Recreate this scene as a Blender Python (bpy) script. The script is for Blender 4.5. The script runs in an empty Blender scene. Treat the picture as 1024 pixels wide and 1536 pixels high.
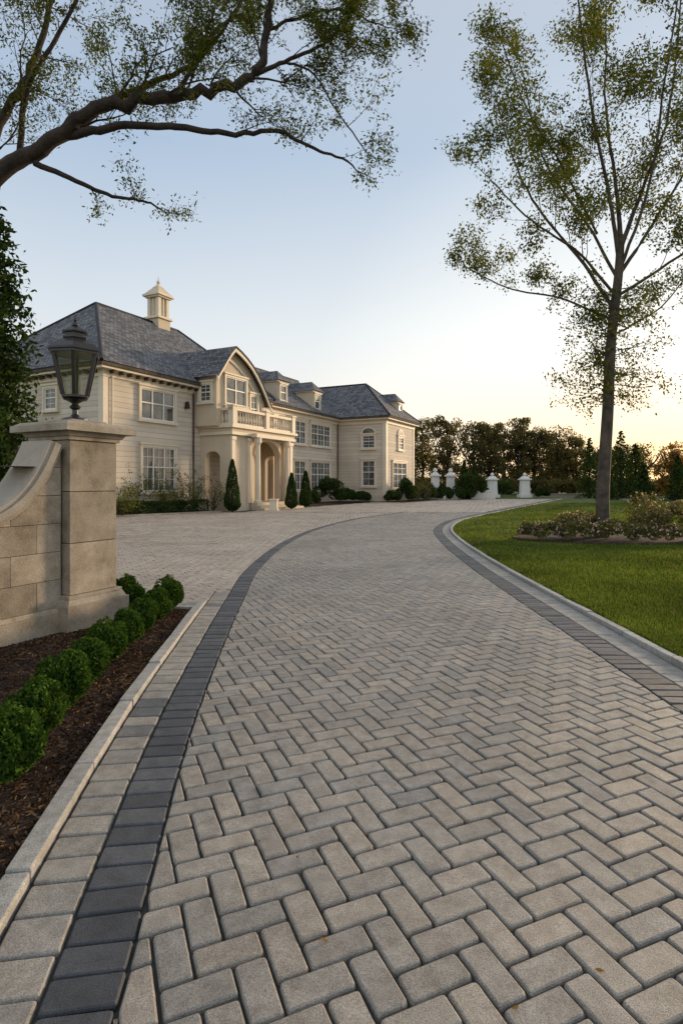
import bpy, bmesh, math, random
import numpy as np
from mathutils import Vector, Matrix
random.seed(7); rng=np.random.default_rng(11)
scene=bpy.context.scene
col=scene.collection

# ---------------------------------------------------------------- materials
def newmat(name):
    m=bpy.data.materials.new(name); m.use_nodes=True
    nt=m.node_tree; nt.nodes.clear()
    out=nt.nodes.new('ShaderNodeOutputMaterial')
    return m,nt,out
def N(nt,t,**kw):
    n=nt.nodes.new(t)
    for k,v in kw.items(): setattr(n,k,v)
    return n
def L(nt,a,b): nt.links.new(a,b)
def ramp(nt,fac,stops):
    r=nt.nodes.new('ShaderNodeValToRGB'); e=r.color_ramp.elements
    while len(e)<len(stops): e.new(0.5)
    for i,(p,c) in enumerate(stops):
        e[i].position=p; e[i].color=(*c,1)
    L(nt,fac,r.inputs[0]); return r.outputs[0]
def mixc(nt,fac,a,b,mode='MIX'):
    m=nt.nodes.new('ShaderNodeMix'); m.data_type='RGBA'; m.blend_type=mode
    for s,v in ((0,fac),(6,a),(7,b)):
        if hasattr(v,'links') or hasattr(v,'is_linked'): L(nt,v,m.inputs[s])
        else: m.inputs[s].default_value= v if s==0 else (*v,1)
    return m.outputs[2]
def noise(nt,vec,scale,detail=3,rough=.55):
    n=N(nt,'ShaderNodeTexNoise'); n.inputs['Scale'].default_value=scale
    n.inputs['Detail'].default_value=detail; n.inputs['Roughness'].default_value=rough
    L(nt,vec,n.inputs['Vector']); return n.outputs['Fac']
def principled(nt,out,color,rough=.7,spec=.5,bump=None,bstr=.3,bdist=.01,metal=0):
    b=N(nt,'ShaderNodeBsdfPrincipled')
    if isinstance(color,tuple): b.inputs['Base Color'].default_value=(*color,1)
    else: L(nt,color,b.inputs['Base Color'])
    if isinstance(rough,(int,float)): b.inputs['Roughness'].default_value=rough
    else: L(nt,rough,b.inputs['Roughness'])
    b.inputs['Specular IOR Level'].default_value=spec; b.inputs['Metallic'].default_value=metal
    if bump is not None:
        bp=N(nt,'ShaderNodeBump'); bp.inputs['Strength'].default_value=bstr; bp.inputs['Distance'].default_value=bdist
        L(nt,bump,bp.inputs['Height']); L(nt,bp.outputs[0],b.inputs['Normal'])
    L(nt,b.outputs[0],out.inputs[0]); return b
def objco(nt): return N(nt,'ShaderNodeTexCoord').outputs['Object']

def block_mat(name,stops,rough=.62,k=1.0):
    m,nt,out=newmat(name); co=objco(nt)
    isl=N(nt,'ShaderNodeNewGeometry').outputs['Random Per Island']
    base=ramp(nt,isl,stops)
    n1=noise(nt,co,14,5); n2=noise(nt,co,190,3,.75); n3=noise(nt,co,.55,4)
    c=mixc(nt,1.0,base,ramp(nt,n2,[(.32,(.5,.5,.5)),(.68,(1.4,1.4,1.4))]),'MULTIPLY')
    c=mixc(nt,1.0,c,ramp(nt,n1,[(.25,(.68,.66,.64)),(.7,(1.14,1.14,1.14))]),'MULTIPLY')
    c=mixc(nt,1.0,c,ramp(nt,n3,[(.3,(.80*k,.785*k,.76*k)),(.7,(1.08*k,1.08*k,1.08*k))]),'MULTIPLY')
    h=N(nt,'ShaderNodeMath',operation='ADD'); L(nt,n2,h.inputs[0]); L(nt,n1,h.inputs[1])
    principled(nt,out,c,rough,.4,h.outputs[0],.6,.007)
    return m
M={}
M['paver']=block_mat('paver_stone',[(0,(.265,.245,.215)),(.25,(.34,.30,.25)),(.5,(.29,.27,.24)),(.75,(.37,.325,.27)),(.92,(.275,.26,.235)),(1,(.235,.225,.21))])
M['paver2']=block_mat('forecourt_stone',[(0,(.39,.335,.275)),(.5,(.49,.42,.345)),(1,(.42,.37,.32))])
M['dark']=block_mat('dark_paver',[(0,(.055,.058,.065)),(.6,(.078,.082,.09)),(1,(.12,.122,.13))],.6)
M['lightp']=block_mat('border_paver',[(0,(.29,.27,.235)),(.72,(.36,.325,.275)),(.86,(.20,.195,.19)),(1,(.10,.105,.11))])
M['palep']=block_mat('pale_border_paver',[(0,(.27,.255,.23)),(.5,(.36,.33,.29)),(1,(.30,.285,.26))])
M['kerb']=block_mat('kerb_concrete',[(0,(.36,.35,.32)),(1,(.43,.41,.375))])

def simple(name,c1,c2,scale,rough=.8,bscale=60,bstr=.4,bdist=.01,spec=.4):
    m,nt,out=newmat(name); co=objco(nt)
    n1=noise(nt,co,scale,5); n2=noise(nt,co,bscale,4,.65)
    c=ramp(nt,n1,[(.3,c1),(.7,c2)])
    c=mixc(nt,1.0,c,ramp(nt,n2,[(.3,(.85,.85,.85)),(.7,(1.12,1.12,1.12))]),'MULTIPLY')
    principled(nt,out,c,rough,spec,n2,bstr,bdist); M[name]=m; return m
simple('sand',(.03,.027,.023),(.055,.05,.042),8)
simple('mulch',(.022,.012,.008),(.055,.03,.018),18,.9,90,1,.03)
simple('cream_trim',(.60,.505,.375),(.70,.60,.45),.8,.6,30,.1)
simple('white_frame',(.68,.63,.55),(.76,.71,.63),1,.5,30,.05)
simple('stucco',(.51,.415,.295),(.61,.50,.365),.5,.85,50,.2)
simple('pier_white',(.58,.56,.52),(.68,.66,.61),1,.7,30,.1)
simple('pier_stone',(.27,.235,.185),(.39,.335,.265),2.5,.85,60,.6)
simple('bark_dark',(.018,.012,.009),(.06,.042,.031),6,.9,30,1,.02)
simple('bark_grey',(.045,.034,.025),(.12,.09,.065),5,.9,30,1,.02)
simple('black_metal',(.012,.010,.009),(.03,.024,.02),4,.38,80,.1,.002,.5)
simple('door_wood',(.06,.035,.02),(.10,.06,.035),3,.5,30,.2)
def lawnmat():
    m,nt,out=newmat('lawn_grass'); co=objco(nt)
    n1=noise(nt,co,.35,4); n2=noise(nt,co,40,4,.7)
    c=ramp(nt,n1,[(.3,(.042,.072,.014)),(.55,(.072,.108,.024)),(.75,(.11,.135,.036))])
    c=mixc(nt,1.0,c,ramp(nt,n2,[(.3,(.45,.45,.45)),(.7,(1.35,1.35,1.35))]),'MULTIPLY')
    principled(nt,out,c,.85,.2,n2,1,.04); M['lawn']=m
lawnmat()
def stonewall():
    m,nt,out=newmat('limestone_blocks'); co=objco(nt)
    isl=N(nt,'ShaderNodeNewGeometry').outputs['Random Per Island']
    base=ramp(nt,isl,[(0,(.29,.24,.18)),(.5,(.42,.35,.265)),(1,(.34,.295,.235))])
    n1=noise(nt,co,2.2,7,.72); n2=noise(nt,co,60,4,.7)
    c=mixc(nt,1.0,base,ramp(nt,n1,[(.30,(.44,.42,.38)),(.45,(.80,.78,.74)),(.62,(1.1,1.1,1.1))]),'MULTIPLY')
    c=mixc(nt,1.0,c,ramp(nt,n2,[(.3,(.80,.80,.80)),(.7,(1.14,1.14,1.14))]),'MULTIPLY')
    principled(nt,out,c,.85,.3,n2,.8,.008); M['stone']=m
stonewall()
def siding():
    m,nt,out=newmat('house_siding'); co=objco(nt)
    sep=N(nt,'ShaderNodeSeparateXYZ'); L(nt,co,sep.inputs[0])
    d=N(nt,'ShaderNodeMath',operation='DIVIDE'); L(nt,sep.outputs[2],d.inputs[0]); d.inputs[1].default_value=.27
    f=N(nt,'ShaderNodeMath',operation='FRACT'); L(nt,d.outputs[0],f.inputs[0])
    line=ramp(nt,f.outputs[0],[(0,(.50,.49,.47)),(.05,(.55,.54,.52)),(.10,(1,1,1)),(1,(1.0,1.0,1.0))])
    fl=N(nt,'ShaderNodeMath',operation='FLOOR'); L(nt,d.outputs[0],fl.inputs[0])
    wn=N(nt,'ShaderNodeTexWhiteNoise',noise_dimensions='1D'); L(nt,fl.outputs[0],wn.inputs['W'])
    rowv=ramp(nt,wn.outputs['Value'],[(0,(.9,.9,.9)),(1,(1.06,1.06,1.06))])
    n1=noise(nt,co,.6,5); n2=noise(nt,co,25,4)
    c=ramp(nt,n1,[(.3,(.53,.45,.35)),(.7,(.65,.56,.45))])
    for x in (line,rowv,ramp(nt,n2,[(.3,(.92,.92,.92)),(.7,(1.05,1.05,1.05))])): c=mixc(nt,1.0,c,x,'MULTIPLY')
    principled(nt,out,c,.75,.3,f.outputs[0],.7,.03); M['siding']=m
siding()
def slate():
    m,nt,out=newmat('slate_roof')
    uv=N(nt,'ShaderNodeTexCoord').outputs['UV']; co=objco(nt)
    b=N(nt,'ShaderNodeTexBrick'); L(nt,uv,b.inputs['Vector'])
    b.inputs['Scale'].default_value=1; b.inputs['Brick Width'].default_value=.28; b.inputs['Row Height'].default_value=.2
    b.inputs['Mortar Size'].default_value=.016; b.inputs['Color1'].default_value=(.07,.073,.078,1); b.inputs['Color2'].default_value=(.20,.202,.208,1)
    b.inputs['Mortar'].default_value=(.025,.026,.03,1)
    n1=noise(nt,co,1.2,5); n2=noise(nt,co,5,3)
    c=mixc(nt,1.0,b.outputs[0],ramp(nt,n1,[(.3,(.8,.8,.82)),(.7,(1.15,1.13,1.1))]),'MULTIPLY')
    c=mixc(nt,1.0,c,ramp(nt,n2,[(.3,(.8,.8,.8)),(.7,(1.2,1.2,1.2))]),'MULTIPLY')
    inv=N(nt,'ShaderNodeMath',operation='SUBTRACT'); inv.inputs[0].default_value=1; L(nt,b.outputs['Fac'],inv.inputs[1])
    principled(nt,out,c,.75,.25,inv.outputs[0],.8,.02); M['slate']=m
slate()
def glassm():
    m,nt,out=newmat('window_glass'); co=objco(nt)
    n1=noise(nt,co,1.3,2)
    c=ramp(nt,n1,[(.35,(.02,.024,.028)),(.65,(.14,.135,.12))])
    b=principled(nt,out,c,.06,.9); M['glass']=m
glassm()
def lampglass():
    m,nt,out=newmat('lantern_glass')
    t=N(nt,'ShaderNodeBsdfTransparent'); g=N(nt,'ShaderNodeBsdfGlossy'); g.inputs['Roughness'].default_value=.12
    g.inputs['Color'].default_value=(.8,.8,.78,1); t.inputs['Color'].default_value=(.80,.77,.70,1)
    mx=N(nt,'ShaderNodeMixShader'); mx.inputs[0].default_value=.22
    L(nt,t.outputs[0],mx.inputs[1]); L(nt,g.outputs[0],mx.inputs[2]); L(nt,mx.outputs[0],out.inputs[0]); M['lglass']=m
lampglass()
def leafmat(key,stops,trans=.35,nscale=.8,amp=(.55,1.4)):
    m,nt,out=newmat(key); co=objco(nt)
    isl=N(nt,'ShaderNodeNewGeometry').outputs['Random Per Island']
    n1=noise(nt,co,nscale,3)
    c=ramp(nt,isl,stops)
    a,b_=amp
    c=mixc(nt,1.0,c,ramp(nt,n1,[(.3,(a,a*1.04,a*1.08)),(.7,(b_,b_*.97,b_*.8))]),'MULTIPLY')
    d=N(nt,'ShaderNodeBsdfDiffuse'); L(nt,c,d.inputs[0])
    t=N(nt,'ShaderNodeBsdfTranslucent'); L(nt,mixc(nt,1.0,c,(1.5,1.35,.7),'MULTIPLY'),t.inputs[0])
    mx=N(nt,'ShaderNodeMixShader'); mx.inputs[0].default_value=trans
    L(nt,d.outputs[0],mx.inputs[1]); L(nt,t.outputs[0],mx.inputs[2]); L(nt,mx.outputs[0],out.inputs[0]); M[key]=m
leafmat('leaf_tree',[(0,(.05,.068,.018)),(.5,(.09,.112,.027)),(1,(.155,.16,.042))],.45)
leafmat('leaf_box',[(0,(.02,.046,.009)),(.6,(.042,.085,.016)),(1,(.09,.145,.028))],.25,9)
leafmat('leaf_dark',[(0,(.02,.036,.013)),(.6,(.035,.06,.02)),(1,(.06,.09,.026))],.2,1.5)
leafmat('leaf_far',[(0,(.06,.06,.03)),(.6,(.11,.10,.045)),(1,(.17,.135,.06))],.45,.18,(.7,1.35))  # distance haze put into the colour: far foliage lightened
leafmat('leaf_shrub',[(0,(.05,.07,.022)),(.5,(.10,.12,.04)),(.8,(.17,.14,.07)),(1,(.26,.18,.13))],.3,2)
leafmat('petals',[(0,(.45,.25,.24)),(.5,(.60,.42,.38)),(1,(.72,.64,.58))],.3,2,(.85,1.1))
leafmat('leaf_sunset_tint_and_fallen',[(0,(.16,.09,.03)),(.6,(.27,.16,.055)),(1,(.34,.23,.08))],.45,.5)  # sunset's orange light painted into leaf colour; reused for real fallen leaves
leafmat('grass_blade',[(0,(.055,.095,.018)),(.6,(.10,.15,.03)),(1,(.20,.205,.07))],.4,.5)
leafmat('chips',[(0,(.02,.011,.007)),(.6,(.07,.038,.022)),(1,(.20,.125,.08))],0,3)

# ---------------------------------------------------------------- mesh helpers
def empty(name,loc=(0,0,0),rz=0):
    e=bpy.data.objects.new(name,None); e.location=loc; e.rotation_euler=(0,0,rz); e.empty_display_size=.2
    col.objects.link(e); return e
def obj_from(name,me,parent=None):
    o=bpy.data.objects.new(name,me); col.objects.link(o)
    if parent: o.parent=parent
    return o
def np_mesh(name,V,k,mats,parent=None,make=True):
    V=np.asarray(V,dtype=np.float32).reshape(-1,3); n=len(V)//k
    me=bpy.data.meshes.new(name); me.vertices.add(len(V)); me.vertices.foreach_set('co',V.ravel())
    me.loops.add(n*k); me.loops.foreach_set('vertex_index',np.arange(n*k,dtype=np.int32))
    me.polygons.add(n); me.polygons.foreach_set('loop_start',np.arange(0,n*k,k,dtype=np.int32))
    me.polygons.foreach_set('loop_total',np.full(n,k,dtype=np.int32))
    me.update(calc_edges=True)
    for m in mats: me.materials.append(M[m])
    return obj_from(name,me,parent) if make else me
class MB:
    def __init__(s): s.v=[];s.f=[];s.m=[];s.mats=[];s.uv=[]
    def mi(s,m):
        if m not in s.mats: s.mats.append(m)
        return s.mats.index(m)
    def face(s,pts,m,uv=None):
        b=len(s.v); s.v+= [tuple(p) for p in pts]; s.f.append(list(range(b,b+len(pts)))); s.m.append(s.mi(m)); s.uv.append(uv)
    def raw(s,V,F,m):
        b=len(s.v); s.v+=[tuple(p) for p in V]; k=s.mi(m)
        for f in F: s.f.append([b+i for i in f]); s.m.append(k); s.uv.append(None)
    def box(s,x0,x1,y0,y1,z0,z1,m,top=None):
        tx=ty=0
        if top: tx,ty=top
        V=[(x0,y0,z0),(x1,y0,z0),(x1,y1,z0),(x0,y1,z0),(x0+tx,y0+ty,z1),(x1-tx,y0+ty,z1),(x1-tx,y1-ty,z1),(x0+tx,y1-ty,z1)]
        s.raw(V,[(0,3,2,1),(4,5,6,7),(0,1,5,4),(1,2,6,5),(2,3,7,6),(3,0,4,7)],m)
    def prism(s,poly,axis,a0,a1,m):
        def P(p,a):
            return (p[0],a,p[1]) if axis=='y' else ((a,p[0],p[1]) if axis=='x' else (p[0],p[1],a))
        n=len(poly); V=[P(p,a0) for p in poly]+[P(p,a1) for p in poly]
        F=[list(range(n)),list(range(2*n-1,n-1,-1))]+[(i,n+i,n+(i+1)%n,(i+1)%n) for i in range(n)]
        s.raw(V,F,m)
    def lathe(s,cx,cy,prof,n,m,z0=0):
        V=[];F=[]
        for r,z in prof:
            for k in range(n):
                a=2*math.pi*k/n; V.append((cx+r*math.cos(a),cy+r*math.sin(a),z0+z))
        for j in range(len(prof)-1):
            for k in range(n):
                F.append((j*n+k,j*n+(k+1)%n,(j+1)*n+(k+1)%n,(j+1)*n+k))
        F.append(list(range(n))[::-1]); F.append([ (len(prof)-1)*n+k for k in range(n)])
        s.raw(V,F,m)
    def slope(s,pts,m='slate'):
        P=[Vector(p) for p in pts]
        def nor(P):
            nn=Vector((0,0,0))
            for i in range(1,len(P)-1): nn+= (P[i]-P[0]).cross(P[i+1]-P[0])
            return nn.normalized()
        nn=nor(P)
        if nn.z<0: P=P[::-1]; nn=nor(P)
        h=Vector((0,0,1)).cross(nn); h=h.normalized() if h.length>1e-4 else Vector((1,0,0)); w=nn.cross(h)
        s.face(P,m,[(p.dot(h),p.dot(w)) for p in P])
    def obj(s,name,parent=None,bevel=0,fix=True):
        me=bpy.data.meshes.new(name); me.from_pydata(s.v,[],s.f)
        for m in s.mats: me.materials.append(M[m])
        me.polygons.foreach_set('material_index',s.m)
        uvl=me.uv_layers.new(name='UVMap')
        for p,u in zip(me.polygons,s.uv):
            if u:
                for k,l in enumerate(p.loop_indices): uvl.data[l].uv=u[k]
        me.update()
        if fix:
            bm=bmesh.new(); bm.from_mesh(me); bmesh.ops.recalc_face_normals(bm,faces=bm.faces[:]); bm.to_mesh(me); bm.free()
        o=obj_from(name,me,parent)
        if bevel:
            b=o.modifiers.new('bevel','BEVEL'); b.width=bevel; b.segments=2; b.limit_method='ANGLE'; b.angle_limit=math.radians(40)
        return o

# ---------------------------------------------------------------- curves for the drive
def catmull(pts,n=14):
    P=[np.array(p,float) for p in pts]; P=[2*P[0]-P[1]]+P+[2*P[-1]-P[-2]]; out=[]
    for i in range(1,len(P)-2):
        for t in np.linspace(0,1,n,endpoint=False):
            a,b,c,d=P[i-1],P[i],P[i+1],P[i+2]
            out.append(.5*((2*b)+(-a+c)*t+(2*a-5*b+4*c-d)*t*t+(-a+3*b-3*c+d)*t**3))
    out.append(P[-2]); return np.array(out)
CL=catmull([(-.36,-1.2),(-.57,0),(-.80,1.7),(-.91,2.4),(-1.03,3.2),(-1.13,4.0),(-1.27,5.4),(-1.47,7.8),(-1.66,10.9),(-1.5,15.5),(-.75,20.6),(.86,26.2),(3.4,31.4)])
CR=catmull([(2.5,-1.2),(2.5,0),(2.51,2.5),(2.52,4.4),(2.54,5.8),(2.56,7.8),(2.6,10.8),(2.82,15.2),(3.3,19.5),(4.36,23.5),(6.0,27.3),(10.5,36),(17.8,50),(22.0,58)])
fL=lambda y: float(np.interp(y,CL[:,1],CL[:,0])); fR=lambda y: float(np.interp(y,CR[:,1],CR[:,0]))
def dfn(f,y): return (f(y+.15)-f(y-.15))/.3

def offset_poly(P,d):
    n=len(P); out=[]
    for i in range(n):
        a=P[i-1];b=P[i];c=P[(i+1)%n]
        e1=(b[0]-a[0],b[1]-a[1]);e2=(c[0]-b[0],c[1]-b[1]); l1=math.hypot(*e1);l2=math.hypot(*e2)
        if l1<1e-6 or l2<1e-6: return None
        n1=(-e1[1]/l1,e1[0]/l1);n2=(-e2[1]/l2,e2[0]/l2); k=1+n1[0]*n2[0]+n1[1]*n2[1]
        if k<.12: k=.12
        out.append((b[0]+(n1[0]+n2[0])*d/k,b[1]+(n1[1]+n2[1])*d/k))
    return out
def area(P): return .5*sum(P[i-1][0]*P[i][1]-P[i][0]*P[i-1][1] for i in range(len(P)))
def clip(P,q,nv):
    out=[];n=len(P); D=[(p[0]-q[0])*nv[0]+(p[1]-q[1])*nv[1] for p in P]
    for i in range(n):
        a,b=P[i-1],P[i];da,db=D[i-1],D[i]
        if (da>=0)!=(db>=0):
            t=da/(da-db); out.append((a[0]+(b[0]-a[0])*t,a[1]+(b[1]-a[1])*t))
        if db>=0: out.append(b)
    r=[]
    for p in out:
        if not r or math.hypot(p[0]-r[-1][0],p[1]-r[-1][1])>.006: r.append(p)
    if len(r)>1 and math.hypot(r[0][0]-r[-1][0],r[0][1]-r[-1][1])<.006: r.pop()
    return r
def rnd(P,rad):
    out=[];n=len(P)
    for i in range(n):
        a=P[i-1];b=P[i];c=P[(i+1)%n]
        rr=rad*random.uniform(.7,1.5)
        def to(q):
            l=math.hypot(q[0]-b[0],q[1]-b[1]); k=min(rr/l,.35); return (b[0]+(q[0]-b[0])*k,b[1]+(q[1]-b[1])*k)
        s=to(a);e=to(c); m=(.25*s[0]+.5*b[0]+.25*e[0],.25*s[1]+.5*b[1]+.25*e[1])
        out+=[s,m,e]
    return out
class Blocks:
    def __init__(s): s.v=[];s.f=[]
    def add(s,P,zt=.03,joint=.004,lod=0,tilt=.0014):
        if len(P)<3 or area(P)<.0009: return
        if lod==0: P=[(x+random.gauss(0,.0016),y+random.gauss(0,.0016)) for x,y in P]
        Q=offset_poly(P,joint)
        if not Q or area(Q)<.0005: return
        if lod==0:
            Q=rnd(Q,.013)
            rings=[(Q,.006-zt),(Q,-.011)]
            a=offset_poly(Q,.0028); b=offset_poly(Q,.008) 
            if b is None or a is None or area(b)<=0: return
            rings+=[(a,-.0035),(b,0)]
        elif lod==1:
            a=offset_poly(Q,.006)
            if a is None or area(a)<=0: return
            rings=[(Q,.006-zt),(Q,-.006),(a,0)]
        else: rings=[(Q,.006-zt),(Q,0)]
        cx=sum(p[0] for p in Q)/len(Q);cy=sum(p[1] for p in Q)/len(Q)
        gx=random.gauss(0,tilt)*8;gy=random.gauss(0,tilt)*8;dz=random.gauss(0,tilt)
        b0=len(s.v);n=len(Q)
        for R,z in rings:
            for x,y in R: s.v.append((x,y,zt+z+(dz+gx*(x-cx)+gy*(y-cy) if z>-.015 else 0)))
        for j in range(len(rings)-1):
            for i in range(n):
                s.f.append((b0+j*n+i,b0+j*n+(i+1)%n,b0+(j+1)*n+(i+1)%n,b0+(j+1)*n+i))
        s.f.append(tuple(b0+(len(rings)-1)*n+i for i in range(n)))
    def obj(s,name,mat,parent=None):
        me=bpy.data.meshes.new(name); me.from_pydata(s.v,[],s.f); me.materials.append(M[mat]); me.update()
        return obj_from(name,me,parent)
HX,HY=-11.5,27.5
def hloc(x,y): dx=x-HX;dy=y-HY; return dx*.45+dy*.893, dx*.893-dy*.45
def hworld(s,t): return HX+.45*s+.893*t, HY+.893*s-.45*t

drive=empty('driveway')
def lodof(x,y):
    return 0 if y<6 else (1 if y<16 else 2)
B=Blocks(); ang=math.radians(23); ca,sa=math.cos(ang),math.sin(ang); w=.119
kk=345
for k in range(-kk,kk):
    for m in range(-150,150):
        ox=k+2*m; oy=k-2*m
        X=(ox*ca-oy*sa)*w; Y=(ox*sa+oy*ca)*w+12
        if Y<-.8 or Y>31.2 or X<-2.6 or X>9: continue
        if X<fL(Y)-.5 or X>fR(Y)+.5: continue
        for (x0,y0,x1,y1) in ((0,0,2,1),(0,1,1,3)):
            P=[((ox+a)*w,(oy+b)*w) for a,b in ((x0,y0),(x1,y0),(x1,y1),(x0,y1))]
            P=[(p[0]*ca-p[1]*sa,p[0]*sa+p[1]*ca+12) for p in P]
            cx=sum(p[0] for p in P)/4;cy=sum(p[1] for p in P)/4
            dl=dfn(fL,cy); o=.122*math.hypot(1,dl); xl=fL(cy)+o
            if cx<xl+.25: P=clip(P,(xl,cy),(1,-dl))
            dr=dfn(fR,cy); o=.142*math.hypot(1,dr); xr=fR(cy)-o
            if len(P)>2 and cx>xr-.25: P=clip(P,(xr,cy),(-1,dr))
            if len(P)>2: B.add(P,lod=lodof(cx,cy),joint=.0048)
B.obj('herringbone_pavers','paver',drive)
B=Blocks(); ang=math.radians(38); ca,sa=math.cos(ang),math.sin(ang); bw,bh=.24,.15
for j in range(-330,330):
    for i in range(-200,200):
        x0=i*bw+(j%2)*bw/2; y0=j*bh
        cx=(x0+bw/2)*ca-(y0+bh/2)*sa-3; cy=(x0+bw/2)*sa+(y0+bh/2)*ca+20
        if cy<7.2 or cy>31.4 or cx<-13.5: continue
        lx=fL(cy)
        if cx>lx: continue
        if cy>24 and hloc(cx,cy)[1]<1.2: continue
        P=[(x0,y0),(x0+bw,y0),(x0+bw,y0+bh),(x0,y0+bh)]
        P=[(p[0]*ca-p[1]*sa-3,p[0]*sa+p[1]*ca+20) for p in P]
        dl=dfn(fL,cy); o=(.122 if cy>8.4 else .35)*math.hypot(1,dl); xl=lx-o
        if cx>xl-.25: P=clip(P,(xl,cy),(-1,dl))
        if cy<7.6 and len(P)>2: P=clip(P,(0,7.32),(0,1))
        if len(P)>2: B.add(P,lod=1 if cy<15 else 2,joint=.006,tilt=.002)
bw,bh=.5,.25
for j in range(-120,200):
    for i in range(-80,120):
        x0=i*bw+(j%2)*bw/2;y0=j*bh
        X=x0*.86-y0*.5+6; Y=x0*.5+y0*.86+40
        if Y<31.5 or Y>57 : continue
        if X>fR(Y)-.4 or hloc(X,Y)[1]<3.4: continue
        P=[(x0,y0),(x0+bw,y0),(x0+bw,y0+bh),(x0,y0+bh)]
        B.add([(p[0]*.86-p[1]*.5+6,p[0]*.5+p[1]*.86+40) for p in P],lod=2,joint=.006)
B.obj('forecourt_pavers','paver2',drive)
def course(C,a,b,step,name,mat,ymin=-9,ymax=99,zt=.03,joint=.004,jit=0):
    B=Blocks(); seg=np.hypot(*np.diff(C,axis=0).T); s=np.concatenate([[0],np.cumsum(seg)])
    T=s[-1]; cur=0
    def at(d):
        x=np.interp(d,s,C[:,0]);y=np.interp(d,s,C[:,1]); e=.05
        tx=np.interp(d+e,s,C[:,0])-np.interp(d-e,s,C[:,0]);ty=np.interp(d+e,s,C[:,1])-np.interp(d-e,s,C[:,1]);l=math.hypot(tx,ty)
        return x,y,ty/l,-tx/l
    while cur<T-step:
        st=step*(1+random.uniform(-jit,jit)); p=at(cur);q=at(cur+st); cur+=st
        if p[1]<ymin or p[1]>ymax: continue
        P=[(p[0]+p[2]*a,p[1]+p[3]*a),(p[0]+p[2]*b,p[1]+p[3]*b),(q[0]+q[2]*b,q[1]+q[3]*b),(q[0]+q[2]*a,q[1]+q[3]*a)]
        B.add(P,zt=zt,joint=joint,lod=0 if p[1]<7 else 1)
    return B.obj(name,mat,drive)
course(CL,-.12,.12,.135,'dark_border','dark',jit=.06)
course(CL,-.345,-.124,.17,'light_border','lightp',ymax=8.6,jit=.12)
course(CR,-.14,.14,.13,'dark_border_outer','dark',ymax=58,jit=.05)
course(CR,.144,.40,.2,'light_border_outer','palep',ymax=58,jit=.05)
course(CR,.41,.50,.9,'kerb_outer','kerb',zt=.075,ymax=58,joint=.003)
course(CL,-.46,-.352,.9,'kerb_inner','kerb',zt=.065,ymax=7.2,joint=.002)
B=Blocks()
x=fL(7.25)-.35
for i in range(3):
    B.add([(x-.5*i-.5,7.2),(x-.5*i,7.2),(x-.5*i,7.31),(x-.5*i-.5,7.31)],zt=.065,joint=.003)
B.obj('kerb_return','kerb',drive)
mb=MB(); ys=np.linspace(-1.2,58,90)
for a,b in zip(ys[:-1],ys[1:]):
    la=-14 if a>7.25 else fL(a)-.46; lb=-14 if a>7.25 else fL(b)-.46
    mb.face([(la,a,.008),(fR(a)+.5,a,.008),(fR(b)+.5,b,.008),(lb,b,.008)],'sand')
mb.obj('sand_bed',drive,fix=False)

# ground
mb=MB(); R=1500
mb.face([(-R,-R,-.02),(R,-R,-.02),(R,R,-.02),(-R,R,-.02)],'lawn'); mb.obj('ground',fix=False)
mb=MB(); ys=np.concatenate([np.linspace(-1,30,60),np.linspace(31,58,28)])
offs=[.505,.8,1.5,3,5,8,12,18,26,40,60]
def lz(o,x,y): return .05+ (.05*math.sin(x*.35+1)*math.sin(y*.22)+.05)*min(1,max(0,(o-.5)/3))
for a,b in zip(ys[:-1],ys[1:]):
    for o0,o1 in zip(offs[:-1],offs[1:]):
        def g(o,y):
            k=math.hypot(1,dfn(fR,y)) if o<3 else 1
            x=fR(y)+o*k; return (x,y,lz(o,x,y))
        mb.face([g(o0,a),g(o1,a),g(o1,b),g(o0,b)],'lawn')
lawn=mb.obj('lawn',fix=False)
n=260000
u=rng.random(n); Yb=1/(1/3.2-(1/3.2-1/45)*u)
ob=rng.random(n); span=.62*Yb+1.2
fRy=np.interp(Yb,CR[:,1],CR[:,0]); slope=np.interp(Yb,CR[:,1],np.gradient(CR[:,0],CR[:,1]))
o=.515+ob*np.maximum(.2,span-fRy)
Xb=fRy+o*np.where(o<3,np.hypot(1,slope),1)
keep=((Xb-7.5)/2.7)**2+((Yb-15.6)/1.5)**2>1
Xb,Yb,o=Xb[keep],Yb[keep],o[keep]; n=len(Xb)
zb=.05+(.05*np.sin(Xb*.35+1)*np.sin(Yb*.22)+.05)*np.clip((o-.5)/3,0,1)-.004
hgt=(.025+.03*rng.random(n))*(1+Yb*.02); wd=.0022+Yb*.0009; a=rng.random(n)*6.28; le=rng.random(n)*.03; a2=rng.random(n)*6.28
V=np.zeros((n,3,3)); V[:,0]=np.c_[Xb-np.cos(a)*wd,Yb-np.sin(a)*wd,zb]; V[:,1]=np.c_[Xb+np.cos(a)*wd,Yb+np.sin(a)*wd,zb]
V[:,2]=np.c_[Xb+np.cos(a2)*le,Yb+np.sin(a2)*le,zb+hgt]
np_mesh('grass_blades',V,3,['grass_blade'],lawn)

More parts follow.
